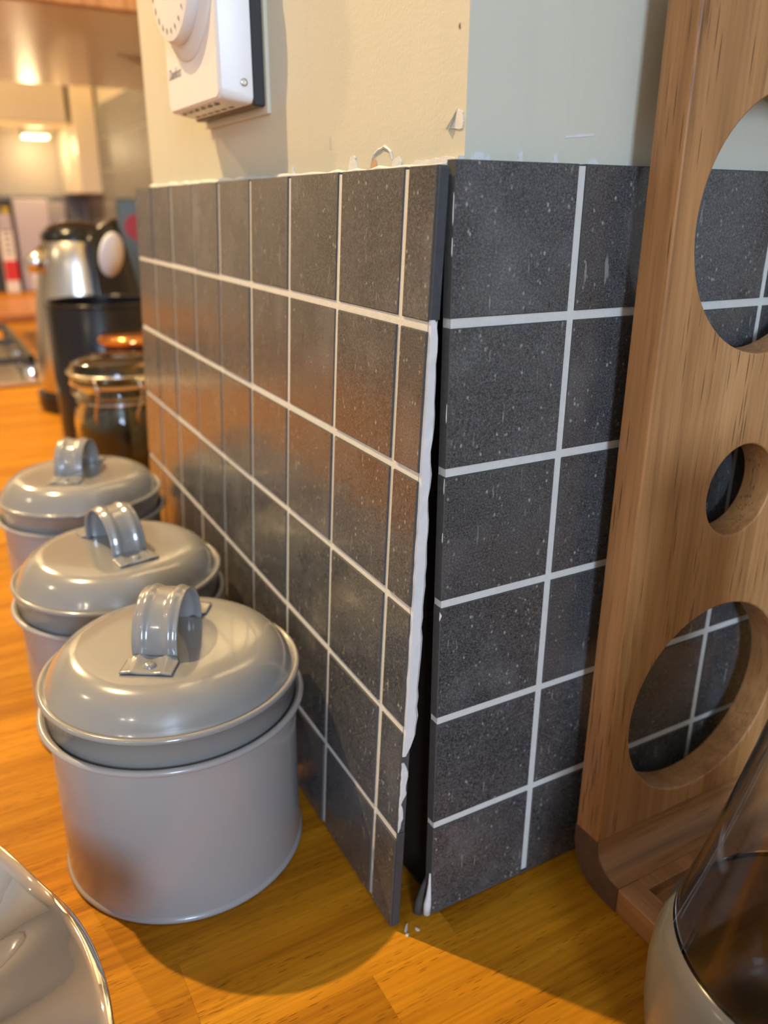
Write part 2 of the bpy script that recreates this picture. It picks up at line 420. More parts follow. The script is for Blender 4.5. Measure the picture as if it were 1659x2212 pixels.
# lifted curl of paint near the pillar corner
patch_left('plaster_chip', [(.0100, .3106), (.0072, .3096), (.0066, .3070), (.0070, .3050), (.0142, .3053), (.0112, .3073)], M['plaster'], 0.0003, .0002)
v = [(lw(.01) - .0002, .0102, .3110), (lw(.01) - .0010, .0120, .3080), (lw(.01) - .0014, .0146, .3054), (lw(.01) - .0001, .0156, .3052), (lw(.01) - .0001, .0130, .3080), (lw(.01) - .0001, .0108, .3112)]
fl = MB().add(v, [(0, 1, 4, 5), (1, 2, 3, 4)]).build('paint_flap', M['paint'], wall_left)
so = fl.modifiers.new('thickness', 'SOLIDIFY'); so.thickness = 0.0002
patch_left('rust_stain', [(.0102, .3322), (.0107, .3320), (.0109, .3330), (.0104, .3335)], M['stain'], 0.0002, .0001)
patch_left('drip_mark', [(.1018, .3040), (.1038, .3042), (.1042, .3088), (.1026, .3090)], M['drip'], 0.0001, .0002)
patch_left('filler', [(.0058, ZT - .012), (.0105, ZT - .004), (.012, ZT + .001), (.0058, ZT + .0025)], M['plaster'], 0.0022, .0005)
for (xa, wa, ha) in ((.0085, .006, .0022), (.027, .002, .0028), (.041, .0026, .0025), (.056, .005, .0012), (.0135, .003, .001)):
    patch_right('plaster_chip', [(xa, ZT + .0015), (xa + wa, ZT + .0015), (xa + wa * .8, ZT + .002 + ha), (xa + wa * .3, ZT + .002 + ha * .9)], M['plaster'], 0.0004, .0003)
patch_right('paint_scuff', [(.046, .3038), (.058, .3050), (.058, .3056), (.046, .3045)], M['plaster'], 0.0002, .0002)

# ------------------------------------------------------------------ tiled splashbacks
GW = 0.0032                                      # grout joint
ZL = [0.001, 0.0469, 0.0969, 0.1469, 0.1969, 0.2469, 0.2945]
def tile_mesh(w, h, th, c=0.0003):
    """local: front face at x = 0 looking to -x, spans y 0..w, z 0..h, body to x = th"""
    v = [(0, c, c), (0, w - c, c), (0, w - c, h - c), (0, c, h - c), (c, 0, 0), (c, w, 0), (c, w, h), (c, 0, h), (th, 0, 0), (th, w, 0), (th, w, h), (th, 0, h)]
    f = [(0, 1, 2, 3), (0, 4, 5, 1), (1, 5, 6, 2), (2, 6, 7, 3), (3, 7, 4, 0), (4, 8, 9, 5), (5, 9, 10, 6), (6, 10, 11, 7), (7, 11, 8, 4), (8, 11, 10, 9)]
    me = mesh('tile', v, f)
    return me
_cache = {}
def sides(me):                                  # matt body colour on the bevels and sides of a tile
    me.materials.append(M['tile_side']); big = max(p.area for p in me.polygons)
    ax = 0 if abs(me.polygons[0].normal.x) > .9 else 1
    for p in me.polygons:
        p.material_index = 0 if (p.area > big * .9 and p.center[ax] < .0004) else 1
def get_tile(w, h, th, mat):
    k = (round(w, 5), round(h, 5), round(th, 5), mat.name)
    if k not in _cache:
        _cache[k] = tile_mesh(w, h, th); _cache[k].materials.append(mat); sides(_cache[k])
    return _cache[k]
def tile_panel(root, ulines, zlines, th, mat, recess=0.00065, gw=GW, ends=(0.0, 0.0), proud=0.00025):
    g = gw / 2
    for i in range(len(ulines) - 1):
        for j in range(len(zlines) - 1):
            u0 = ulines[i] + (g if i > 0 else ends[0]); u1 = ulines[i + 1] - (g if i < len(ulines) - 2 else ends[1])
            z0 = zlines[j] + (g if j > 0 else 0); z1 = zlines[j + 1] - (g if j < len(zlines) - 2 else 0)
            o = obj('tile', get_tile(u1 - u0, z1 - z0, th, mat), None, root, (random.uniform(-proud, proud), u0, z0))
    b = MB(); n = 40
    u0, u1 = ulines[0] + .0008, ulines[-1] - .0008; z0, z1 = zlines[0] + .0005, zlines[-1] - .0008
    b.box(recess, th + .0006, u0, u1, z0, z1)
    return b.build('grout', M['grout'], root)

# loose panel on the left face, leaning out at the foot
Uv = Vector((0.0206, 1, 0)).normalized(); Vv = Vector((0.0449, 0, 1)); Vv = (Vv - Uv * Vv.dot(Uv)).normalized(); Nv = Uv.cross(Vv)
def px_(y, z): return 0.05 * (-0.0974 - 0.0449 * (6 - 0.08)) + 0.0449 * z + 0.0206 * y
pan = empty('tile_splashback')
mm = Matrix.Identity(4)
for k in range(3):
    mm[k][0] = Nv[k]; mm[k][1] = Uv[k]; mm[k][2] = Vv[k]
mm[0][3] = px_(0, 0); mm[1][3] = 0; mm[2][3] = 0.0003
pan.matrix_world = mm
tag(pan, 'loose dark grey tile splashback beside the canisters, leaning away from the pillar', 'splashback')
UL = [0.0028, 0.0213] + [0.0713 + 0.05 * k for k in range(8)]
TH = 0.0036
tile_panel(pan, UL, ZL, TH, M['tile'])
# bare cut side of the top edge tile and the ragged grout left on the open edge below it
b = MB(); b.box(.0004, TH + .0004, .0018, .0030, .2490, .2940, .0003)
tag(b.build('cut_edge', M['tile_edge'], pan), 'bare blue grey cut side of the top tile')
def ragged(z0, z1, n, xf, w0, w1, prot, seed):
    rnd = random.Random(seed); v = []; f = []
    for k in range(n + 1):
        z = z0 + (z1 - z0) * k / n
        w = w0 + (w1 - w0) * k / n + rnd.uniform(-.0005, .0005)
        e = min(1, k / 2, (n - k) / 1.5); w = max(.0006, w * (0.35 + .65 * e)); p = prot * (0.5 + .5 * e)
        v += [(xf + rnd.uniform(0, .0003), .0030, z), (xf + .0004, .0028 - p, z), (xf + w * .75, .0028 - p + rnd.uniform(-.0001, .0003), z), (xf + w, .0030, z)]
    for k in range(n):
        a = 4 * k; c = a + 4
        f += [(a, a + 1, c + 1, c), (a + 1, a + 2, c + 2, c + 1), (a + 2, a + 3, c + 3, c + 2)]
    f += [(0, 1, 2, 3), (4 * n, 4 * n + 1, 4 * n + 2, 4 * n + 3)]
    return v, f
b = MB()
b.add(*ragged(.085, .2515, 40, .0004, .0062, .0040, .0012, 3))
b.add(*ragged(.062, .082, 8, .0004, .0030, .0034, .0010, 4)); b.add(*ragged(.049, .063, 6, .0004, .0020, .0026, .0009, 5))
tag(b.build('edge_grout', M['plaster'], pan), 'ragged white grout on the open edge')
b = MB(); b.box(.0004, TH + .0002, .0020, .0030, .0015, .0485, .0003)
b.build('cut_edge', M['tile_edge'], pan)
b = MB()
b.tube([(.0018, .0213 + random.uniform(-.0004, .0004), z) for z in [.012 + .0025 * k for k in range(15)]], [.0013 + random.uniform(-.0002, .0004) for k in range(15)], 8)
b.build('grout_smear', M['plaster'], pan)

# caulk bead between the left panel and the wall
b = MB(); pts = []; rr = []
y = .012
while y < .40:
    pts.append((lw(y) - .0022 + random.uniform(-.0004, .0004), y, ZT + .0005 + random.uniform(-.0003, .0005))); rr.append(random.uniform(.0005, .0011) if y < .14 else random.uniform(.0010, .0020)); y += .009
b.tube(pts, rr, 8); b.build('caulk_bead', M['plaster'], wall_left, True)

# fixed panel on the right face
rp = empty('tile_splashback'); rp.rotation_euler = (0, 0, -PI / 2)
# local x -> -y world after rotation of -90 about z: local (x,y) -> (y,-x); mirror by building along local +y = world +x, inward +x = -y, so flip
rp.rotation_euler = (0, 0, 0)
mm = Matrix(((0, 1, 0, 0), (1, 0, 0, 0), (0, 0, 1, 0), (0, 0, 0, 1)))
tag(rp, 'fixed dark slate grey tile splashback with white grout behind the oak holder', 'splashback')
ZR = [0.0015, 0.0477, 0.0977, 0.1477, 0.1977, 0.2477, 0.2960]
def rtile(w, h, th):
    v = [(x, y, z) for y, x, z in []]
    c = .0003
    v = [(c, 0, c), (w - c, 0, c), (w - c, 0, h - c), (c, 0, h - c), (0, c, 0), (w, c, 0), (w, c, h), (0, c, h), (0, th, 0), (w, th, 0), (w, th, h), (0, th, h)]
    f = [(0, 1, 2, 3), (0, 4, 5, 1), (1, 5, 6, 2), (2, 6, 7, 3), (3, 7, 4, 0), (4, 8, 9, 5), (5, 9, 10, 6), (6, 10, 11, 7), (7, 11, 8, 4), (8, 11, 10, 9)]
    me = mesh('tile', v, f); me.materials.append(M['tile']); sides(me); return me
rc = {}
for i in range(8):
    for j in range(6):
        u0 = .05 * i + (GW / 2 if i else 0); u1 = .05 * (i + 1) - GW / 2
        z0 = ZR[j] + (GW / 2 if j else 0); z1 = ZR[j + 1] - (GW / 2 if j < 5 else 0)
        k = (round(u1 - u0, 5), round(z1 - z0, 5))
        if k not in rc: rc[k] = rtile(k[0], k[1], .0046)
        obj('tile', rc[k], None, rp, (u0, random.uniform(-.0002, .0002), z0))
b = MB(); b.box(.0006, .3995, .0007, .0052, ZR[0] + .0004, ZR[-1] - .0006); b.build('grout', M['grout'], rp)
for z, ha in ((.277, .010), (.268, .006), (.215, .007), (.19, .006), (.172, .004), (.141, .004)):
    MB().add([(-.00015, .0004, z), (-.00015, .0007, z + ha * .3), (-.00015, .0004, z + ha), (.0005, -.0001, z + ha * .6)], [(0, 1, 2), (0, 1, 3), (1, 2, 3), (0, 2, 3)]).build('edge_chip', M['grout'], rp)
b = MB(); pts = [(-.0012, .0012, .0012), (-.0010, .0012, .006), (-.0004, .0012, .011), (.0000, .0012, .017), (.0000, .0012, .0225)]
b.tube(pts, [.0016, .0017, .0012, .0008, .0005], 8)
b.build('grout_drip', M['plaster'], rp, True)
b = MB(); pts = [(.002 + .012 * k, .0003, .0012 + random.uniform(-.0005, .0005)) for k in range(34)]
b.tube(pts, [random.uniform(.0004, .0009) for k in range(34)], 6); b.build('sealant', M['dark_mortar'], rp, True)
# mortar lump down in the gap
b = MB(); n = 14; v = []
pts = [(-.0035, .0045, .0), (-.0025, .0050, .006), (-.0008, .0052, .012), (.0018, .0052, .018)]
b.tube(pts, [.0022, .0018, .0012, .0006], 10); b.build('mortar_lump', M['dark_mortar'], rp, True)
for fx, fy, a, L, lab, grp in ((-.0122, -.0004, .9, .0026, 'thin white plaster sliver lying on the worktop between the two tile panels', None),
        (-.0085, -.0030, 2.0, .0011, 'tiny white plaster crumb on the worktop at the foot of the tile gap', 'plaster crumbs'),
        (-.0135, -.0035, .4, .0008, 'tiny white plaster crumb on the worktop at the foot of the tile gap', 'plaster crumbs')):
    p = [(-L, -.0003), (-.2 * L, -.0006), (L, -.0002), (.6 * L, .0004), (-.5 * L, .0006)]
    tag(MB().prism(p, 0, .0005).build('plaster_flake', M['plaster'], None, False, (fx, fy, 0.0), (0.0, 0.0, a)), lab, 'flake', grp)

# ------------------------------------------------------------------ worktop of wooden staves
wt = empty('worktop', (0, 0, 0))
tag(wt, 'golden brown wooden block worktop of glued staves under the canisters', 'worktop')
b = MB(); b.box(-.64, CX - .001, -.37, LY - .002, -.036, -.0022).box(-.64, REC_X - .002, LY - .002, FAR_Y - .002, -.036, -.0022).box(CX - .001, 1.25, -.37, CY - .0015, -.036, -.0022)
b.build('core', M['wood_base'], wt)
rnd = random.Random(21); SW = .042; cache = {}
y = .281 - SW * 15
rows = 0
while y < FAR_Y - .045:
    ya, yb = y, y + SW
    if ya < CY - .012: xmax = 1.20
    elif yb <= LY: xmax = CX - .002
    else: xmax = REC_X - .003
    x = -.62 + rnd.uniform(-.25, 0); first = True
    if ya < 1.9: step = (.34, .5)
    else: step = (.7, 1.0)
    cuts = []
    while x < xmax:
        L = rnd.choice((.30, .36, .42, .50)) if ya < 1.9 else 1.2
        if abs(ya + .055) < .002 and abs(x + .035) < .16: L = L
        cuts.append((max(x, -.62), min(x + L, xmax))); x += L
    if abs(ya + .055) < .003:
        cuts = [(-.62, -.38), (-.38, -.035), (-.035, .31), (.31, .75), (.75, 1.2)]
    strip = ya < CY - .001 < yb                       # this row is cut off by the wall to the right of the pillar corner
    if strip: cuts = [(-.62, -.30), (-.30, -.10), (-.10, CX - .002), (CX - .002, .235), (.235, .70), (.70, 1.2)]
    for (a, c) in cuts:
        if c - a < .012: continue
        w = c - a; d = (CY - .001 - ya) if (strip and a > 0) else SW - .00004
        mb = MB(); mb.box(0, w - .00004, 0, d, -.0025, 0, .00004)
        o = mb.build('stave', M['stave'], wt, False, (a, ya, 0))
    y += SW; rows += 1

bc = empty('base_cabinet', (0, 0, FLOOR)); tag(bc, 'cream base cabinet run carrying the wooden worktop', 'cabinet')
b = MB(); b.box(-.60, REC_X - .003, LY + .003, FAR_Y - .003, 0, .8635).box(-.60, CX - .003, -.34, LY + .003, 0, .8635).box(CX - .003, 1.2, -.34, CY - .003, 0, .8635)
b.build('body', M['cream_panel'], bc)
for k in range(6):
    MB().box(-.618, -.60, -.33 + .55 * k, .21 + .55 * k, .10, .84, .002).build('door', M['cream_panel'], bc)

# ------------------------------------------------------------------ canisters
def make_canister():
    root = empty('canister')
    body = [(0, .0012), (.046, .0012), (.0525, .0004), (.0541, .0006), (.0547, .0016), (.0543, .0028), (.0535, .0034)]
    body += [(.0535, .0180), (.0535, .045), (.0535, .0765)]
    body += [(.0550, .0768)] + arc(.0560, .0786, .0015, -80, 160, 10) + [(.0545, .0792), (.0530, .0770), (.0528, .0040), (0, .0030)]
    MB().lathe(body, 96).build('body', M['enamel_body'], root, True, auto=50)
    sk = [(.0505, .0700), (.0512, .0700), (.0525, .0740), (.0534, .0790), (.0538, .0900)]
    sk += [(.0545, .0906)] + arc(.0546, .0921, .0014, -70, 150, 8) + [(.0530, .0932)]
    sk += [(.0520, .0950), (.0505, .0977), (.0485, .1005), (.0462, .1030), (.0435, .1048), (.0405, .1060), (.0370, .1066), (.030, .1069), (.015, .1071), (0, .1072)]
    inner = [(0, .1062), (.030, .1059), (.040, .1050), (.047, .1010), (.0502, .0940), (.0505, .0900)]
    lid = MB().lathe(sk + inner, 96, closed=False); lid.lathe([(.0505, .0900), (.0505, .0700)], 96)
    lo = lid.build('lid', M['enamel'], root, True, auto=60)
    # strap handle: arch in the local x direction, strap width along y
    R = .0185; zc = .1072; n = 26; path = []
    path.append((-.0315, zc + .0004)); path.append((-.0300, zc + .0004)); path.append((-.0255, zc + .0004)); path.append((-.0215, zc + .0005)); path.append((-.0196, zc + .0012))
    for k in range(n + 1):
        a = math.radians(188 - 196 * k / n); path.append((R * math.cos(a), zc + .0028 + .0190 * max(-.2, math.sin(a))))
    path += [(-p[0], p[1]) for p in path[4::-1]]
    prof = []; hw = .0095                               # cross section: two pressed ribs
    m_ = 24
    for k in range(m_ + 1):
        u = -1 + 2 * k / m_
        rib = sum(math.exp(-((u - c) / .17) ** 2) for c in (-.58, .58))
        prof.append((u * hw, .0011 * rib))
    v = []; f = []
    N = len(path)
    for i, (px, pz) in enumerate(path):
        a = path[max(0, i - 1)]; c = path[min(N - 1, i + 1)]
        dx, dz = c[0] - a[0], c[1] - a[1]; L = math.hypot(dx, dz); nx, nz = -dz / L, dx / L
        flat = 0.35 if (i < 3 or i >= N - 3) else 1.0
        wide = 1.13 if (i < 4 or i >= N - 4) else 1.0
        for (w, hgt) in prof: v.append((px + nx * hgt * flat, w * wide, pz + nz * hgt * flat))
    K = m_ + 1
    for i in range(N - 1):
        for k in range(m_): f.append((i * K + k, i * K + k + 1, (i + 1) * K + k + 1, (i + 1) * K + k))
    ho = MB().add(v, f).build('handle', M['enamel'], lo, True, auto=35)
    sm_ = ho.modifiers.new('sheet', 'SOLIDIFY'); sm_.thickness = .0007; sm_.offset = 0
    for sx in (-1, 1):
        MB().lathe([(.0028, .0), (.0027, .0008), (.0020, .0015), (.0010, .0018), (0, .0019)], 20, cx=sx * .0258).build('rivet', M['enamel'], lo, True, (0, 0, zc + .0004))
    return root
c1 = make_canister()
c1.location = (-.0757, .0982, 0); c1.rotation_euler = (0, 0, math.radians(57.7))
tag(c1, 'grey enamel canister with strap handled lid, at the open end of the tile panel', 'canister', 'grey enamel canisters')
c2 = copy_tree(c1); c2.location = (-.0738, .2138, 0); c2.rotation_euler = (0, 0, math.radians(-79))
tag(c2, 'grey enamel canister with strap handled lid, standing between two others like it', 'canister', 'grey enamel canisters')
c3 = copy_tree(c1); c3.location = (-.0680, .3655, 0); c3.rotation_euler = (0, 0, math.radians(62))
tag(c3, 'grey enamel canister with strap handled lid, next to the clip-top glass jar', 'canister', 'grey enamel canisters')

# ------------------------------------------------------------------ oak holder
XB0, XB1 = .0705, .1835; YB, YF = -.0085, -.0222; HB = .362
oak = empty('oak_holder', (XB0, YF, 0)); tag(oak, 'upright oak holder with round holes and a foot, standing against the right tiles', 'holder')
def holed_plate(w, h, th, z0, holes, name):
    """plate in local x (0..w), z (z0..h), y from 0 (front) to th (back); round holes"""
    import bmesh
    crv = bpy.data.curves.new(name, 'CURVE'); crv.dimensions = '2D'; crv.fill_mode = 'BOTH'
    def spl(pts):
        s = crv.splines.new('POLY'); s.points.add(len(pts) - 1)
        for q, (a, c) in zip(s.points, pts): q.co = (a, c, 0, 1)
        s.use_cyclic_u = True
    r = .010
    outer = [(0, z0), (w, z0)] + arc(w - r, h - r, r, 0, 90, 8) + arc(r, h - r, r, 90, 180, 8)
    spl(outer)
    for (hx, hz, hr) in holes: spl([(hx + hr * math.cos(2 * PI * k / 72), hz + hr * math.sin(2 * PI * k / 72)) for k in range(72)])
    crv.extrude = th / 2 - .0008; crv.bevel_depth = .0008; crv.bevel_resolution = 2; crv.offset = -.0008
    t = bpy.data.objects.new('t', crv); COL.objects.link(t)
    dg = bpy.context.evaluated_depsgraph_get(); me = bpy.data.meshes.new_from_object(t.evaluated_get(dg))
    bpy.data.objects.remove(t); bpy.data.curves.remove(crv)
    me.transform(Matrix.Rotation(PI / 2, 4, 'X')); me.transform(Matrix.Translation((0, th / 2, 0)))
    me.materials.clear()
    for p in me.polygons: p.use_smooth = True
    try: me.set_sharp_from_angle(angle=math.radians(35))
    except Exception: pass
    me.name = name
    return me
WB = XB1 - XB0; TB = YB - YF
me = holed_plate(WB, HB, TB, .026, [(.0555, .2770, .0447), (.0555, .1780, .0189), (.0560, .0815, .0455)], 'upright_board')
obj('upright_board', me, M['oak_v'], oak)
# corner block with rounded heel and hollowed inner corner (profile in y-z swept across the width)
def yz_prism(poly, x0, x1):
    n = len(poly)
    v = [(x0, p[0], p[1]) for p in poly] + [(x1, p[0], p[1]) for p in poly]
    return MB().add(v, [tuple(range(n)), tuple(range(n, 2 * n))] + [(i, (i + 1) % n, n + (i + 1) % n, n + i) for i in range(n)])
heel = arc(TB - .020, .020, .020, 0, -90, 12)                        # outer rounded heel
inner = arc(-.012, .0245, .0120, -90, 0, 10)                         # hollow inner corner
blk = [(TB, .0262)] + heel + [(-.014, .0)] + [(-.014, .0125)] + [(p[0], p[1]) for p in inner][1:] + [(0, .0262)]
o = yz_prism(blk, .0004, WB - .0004).build('corner_block', M['oak_h'], oak, True, auto=40)
endg = yz_prism([(p[0], p[1]) for p in blk], -.0001, .0005).build('end_grain', M['oak_end'], o)
tag(endg, 'dark end grain')
# foot with a sunk pocket
FE = -.0455
b = MB(); zt = .0125
b.box(0, .012, FE, -.0138, 0, zt, .0006).box(WB - .012, WB, FE, -.0138, 0, zt, .0006).box(.0118, WB - .0118, FE, FE + .010, 0, zt, .0005).box(.0118, WB - .0118, -.020, -.0138, 0, zt, .0004)
fo = b.build('foot', M['oak_y'], oak)
MB().box(.0118, WB - .0118, FE + .0098, -.0198, 0, zt - .005).build('pocket', M['oak_h'], fo)

# ------------------------------------------------------------------ glass carafe (thick walled)
ca = empty('glass_carafe', (.0660, -.1215, 0)); tag(ca, 'clear glass carafe with a pale frosted bulb base in front of the oak holder', 'carafe')
out = [(.0445, .0660), (.0420, .076), (.0385, .090), (.0345, .108), (.0300, .130), (.0262, .150), (.0238, .170), (.0235, .186), (.0255, .200), (.0290, .212)]
inn = [(.0275, .2125), (.0240, .200), (.0218, .186), (.0221, .170), (.0245, .150), (.0283, .130), (.0328, .108), (.0368, .090), (.0402, .076), (.0425, .0660)]
MB().lathe(out + inn, 96, closed=True).build('body', M['glass'], ca, True, auto=70)
bo = [(0, .0006), (.0380, .0006), (.0440, .0040), (.0475, .0140), (.0496, .0300), (.0500, .0430), (.0490, .0540), (.0470, .0610), (.0446, .0660)]
bi = [(.0424, .0659), (.0448, .0600), (.0466, .0530), (.0476, .0430), (.0470, .0300), (.0445, .0160), (.0400, .0075), (.0300, .0050), (0, .0046)]
MB().lathe(bo + bi, 96).build('base', M['frosted'], ca, True, auto=70)

# ------------------------------------------------------------------ wavy polished dish
dish = empty('steel_dish', (-.2805, -.011, 0)); tag(dish, 'mirror polished steel dish with a wavy fluted rim, beside the canisters', 'dish')
seg, nr = 240, 40; v = []; f = []
R0 = .150; NF = 9
for i in range(nr + 1):
    t = i / nr; r = .002 + (R0 - .002) * t
    for k in range(seg):
        a = 2 * PI * k / seg
        amp = 2.6 * max(0, (t - .30) / .70) * (1.04 - t) ** .7
        ph = NF * a + 5.5 * t + 2.2
        w_ = math.sin(ph); fl = .5 + .5 * (w_ + .22 * math.sin(2 * ph + .6))      # soft leaning waves
        z = .0022 + .047 * max(0, (t - .40) / .60) ** 1.35 + amp * .022 * (fl - .5); z = max(.0022, z)
        rr = r * (1 + .006 * amp * (fl - .5))
        v.append((rr * math.cos(a), rr * math.sin(a), z))
for i in range(nr):
    for k in range(seg): f.append((i * seg + k, i * seg + (k + 1) % seg, (i + 1) * seg + (k + 1) % seg, (i + 1) * seg + k))
f.append(tuple(range(seg)))
o = MB().add(v, f).build('bowl', M['chrome'], dish, True)
q = o.modifiers.new('sheet', 'SOLIDIFY'); q.thickness = .0012; q.offset = -1

# ------------------------------------------------------------------ room thermostat
th = empty('thermostat', (lw(.2155), .2155, .3265)); tag(th, 'white wall thermostat with round dial on a black back plate above the tiles', 'thermostat')
# local: -x out of wall, y along wall (0 = centre), z up from the bottom
b = MB(); b.box(-.0022, .0012, -.048, .046, -.004, .100, .0004); b.build('wall_plate', M['paint'], th)
b = MB(); b.box(-.0080, -.0020, -.0455, .0435, -.001, .097, .0008); b.build('back_plate', M['black_plastic'], th)
v = []
hy0, hy1 = -.0450, .0440
def rr_(y0, y1, z0, z1, x, r=.004, n=4):
    pts = []
    for (cy, cz, a0) in ((y1 - r, z1 - r, 0), (y0 + r, z1 - r, 90), (y0 + r, z0 + r, 180), (y1 - r, z0 + r, 270)):
        pts += [(x, p[0], p[1]) for p in arc(cy, cz, r, a0, a0 + 90, n)]
    return pts
rings = [rr_(hy0, hy1, 0, .096, -.0078, .003), rr_(hy0 + .0010, hy1 - .0006, .0006, .0955, -.0140, .004), rr_(hy0 + .0035, hy1 - .002, .0020, .0950, -.0212, .0045), rr_(hy0 + .0050, hy1 - .003, .0030, .0945, -.0222, .0045)]
n = len(rings[0]); v = [p for r_ in rings for p in r_]
f = [tuple(range(n)), tuple(range(3 * n, 4 * n))] + [(i * n + k, i * n + (k + 1) % n, (i + 1) * n + (k + 1) % n, (i + 1) * n + k) for i in range(3) for k in range(n)]
MB().add(v, f).build('housing', M['white_plastic'], th, True, auto=30)
def xdisc(prof, cy, cz, seg=72):
    """lathe about the local -x axis; prof of (r, out)"""
    m2 = MB().lathe(prof, seg); m2.v = [(-p[2], cy + p[0], cz + p[1]) for p in m2.v]; return m2
xdisc([(.0435, .0215), (.0435, .0226), (.0428, .0232), (.030, .0234), (0, .0234)], .0005, .0655).build('dial_surround', M['white_plastic'], th, True, auto=40)
dial = xdisc([(.0352, .0226), (.0360, .0240), (.0360, .0270), (.0348, .0286), (.030, .0292), (0, .0292)], .0045, .0655).build('dial', M['white_plastic'], th, True, auto=40)
b = MB()
for k in range(13):
    a = math.radians(-90 - 78 + 13 * k); rad = .0005 + .00007 * k
    c_ = (.0045 + .0305 * math.cos(a), .0655 + .0305 * math.sin(a))
    pts = [(-.0293, c_[0] + rad * math.cos(q), c_[1] + rad * 1.4 * math.sin(q)) for q in [2 * PI * w / 8 for w in range(8)]]
    b.add(pts, [tuple(range(8))])
b.build('dial_marks', M['grey_print'], dial)
tx = bpy.data.curves.new('logo', 'FONT'); tx.body = 'Danfoss'; tx.size = .0068; tx.shear = .35; tx.extrude = .00005
t_o = bpy.data.objects.new('t', tx); COL.objects.link(t_o)
dg = bpy.context.evaluated_depsgraph_get(); lm = bpy.data.meshes.new_from_object(t_o.evaluated_get(dg)); bpy.data.objects.remove(t_o)
lm.transform(Matrix(((0, 0, -1, -.0223), (-1, 0, 0, .0385), (0, 1, 0, .0175), (0, 0, 0, 1)))); lm.materials.clear()
obj('logo', lm, M['grey_print'], th)
b = MB()
for i in range(3):
    for k in range(6):
        cy = -.024 + .0105 * k + .002 * (i % 2); cx_ = -.0110 - .0036 * i
        pts = [(cx_ + .0011 * math.cos(q), cy + .0034 * math.sin(q), .0002 if cx_ > -.0141 else .0009) for q in [2 * PI * w / 10 for w in range(10)]]
        b.add(pts, [tuple(range(10))]); b.add([(p[0], p[1], p[2] + .003) for p in pts], [tuple(range(10))])
b.build('vent_slots', M['dark_vent'], th)
m2 = MB().lathe([(.0016, 0), (.0016, .0006), (.0009, .0007), (0, .0004)], 16); m2.v = [(-.0118 + p[0], -.0446 - p[2], .0085 + p[1]) for p in m2.v]
m2.build('screw', M['steel'], th, True)

# ------------------------------------------------------------------ clip-top jar
jar = empty('clip_top_jar', (.0175, .622, 0)); tag(jar, 'clip-top glass jar of dark ground coffee beyond the canisters', 'jar')
o_ = [(0, .001), (.040, .001), (.046, .004), (.0475, .012), (.0475, .080), (.0455, .091), (.0415, .098), (.0410, .104), (.0470, .108), (.0475, .113), (.0440, .116)]
i_ = [(.0390, .116), (.0385, .100), (.0430, .090), (.0448, .080), (.0448, .010), (.040, .005), (0, .005)]
MB().lathe(o_ + i_, 64).build('glass_body', M['jar_glass'], jar, True, auto=60)
MB().lathe([(0, .0052), (.039, .0056), (.0443, .012), (.0443, .072), (.0420, .0745), (0, .077)], 48).build('ground_coffee', M['coffee'], jar, True, auto=60)
MB().lathe([(.0460, .1165), (.0480, .1180), (.0460, .1195), (.0400, .1195), (.0400, .1165)], 48, closed=True).build('rubber_seal', M['rubber'], jar, True)
lid = MB().lathe([(.0430, .1196), (.0470, .1210), (.0478, .127), (.0470, .133), (.0440, .138), (.036, .1415), (.020, .143), (0, .1435), (0, .1415), (.020, .141), (.035, .1392), (.0420, .1355), (.0445, .131), (.0450, .127), (.0430, .1225)], 64, closed=False).build('glass_lid', M['jar_glass'], jar, True, auto=60)
def ringpts(r, z, n=48): return [(r * math.cos(2 * PI * k / n), r * math.sin(2 * PI * k / n), z) for k in range(n)]
b = MB(); b.tube(ringpts(.0425, .101), .0012, 8, True); b.tube(ringpts(.0490, .129), .0012, 8, True)
b.build('wire_clip', M['steel'], jar, True)
for a0 in (-2.25, -1.45):
    b = MB()
    d = Vector((math.cos(a0), math.sin(a0), 0)); s_ = Vector((-d.y, d.x, 0))
    b.tube([d * .0495 + Vector((0, 0, .129)), d * .0530 + s_ * .004 + Vector((0, 0, .118)), d * .0520 + s_ * .002 + Vector((0, 0, .106)), d * .0500 - s_ * .003 + Vector((0, 0, .092)), d * .0500 - s_ * .001 + Vector((0, 0, .083))], .0011, 8)
    b.build('clasp', M['steel'], jar, True)

# ------------------------------------------------------------------ black cylinder, copper lidded tin, kettle
cy_ = empty('black_canister', (.050, .860, 0)); tag(cy_, 'tall round gloss black canister behind the glass jar', 'canister')
MB().lathe([(0, .001), (.060, .001), (.0635, .004), (.0640, .168), (.0620, .1705), (.0600, .1705), (.0600, .010), (0, .010)], 64).build('body', M['gloss_black'], cy_, True, auto=40)
MB().lathe([(.0605, .1695), (.0640, .1690), (.0648, .1715), (.0635, .1735), (.0610, .1730)], 64, closed=True).build('rim', M['gloss_black'], cy_, True)
b = MB(); ang = math.atan2(-.219 - .86, -.146 - .05) + .02
for k, zz in enumerate((.105, .119, .133)):
    for q in range(14):
        a0 = 2 * PI * q / 14; a1 = 2 * PI * (q + 1) / 14; pv = []
        for (aa, rad) in ((a0, .0062), (a1, .0062), (a1, .0044), (a0, .0044)):
            w = ang + rad * .8 * math.cos(aa) / .064; pv.append((.0643 * math.cos(w), .0643 * math.sin(w), zz + rad * math.sin(aa)))
        b.add(pv, [(0, 1, 2, 3)])
b.build('printed_mark', M['pale_print'], cy_)
tin = empty('copper_lidded_tin', (.060, .735, 0)); tag(tin, 'dark tin with a shiny copper lid between glass jar and black canister', 'tin')
MB().lathe([(0, .001), (.0300, .001), (.0315, .004), (.0315, .136), (.029, .138), (0, .138)], 48).build('body', M['gloss_black'], tin, True, auto=40)
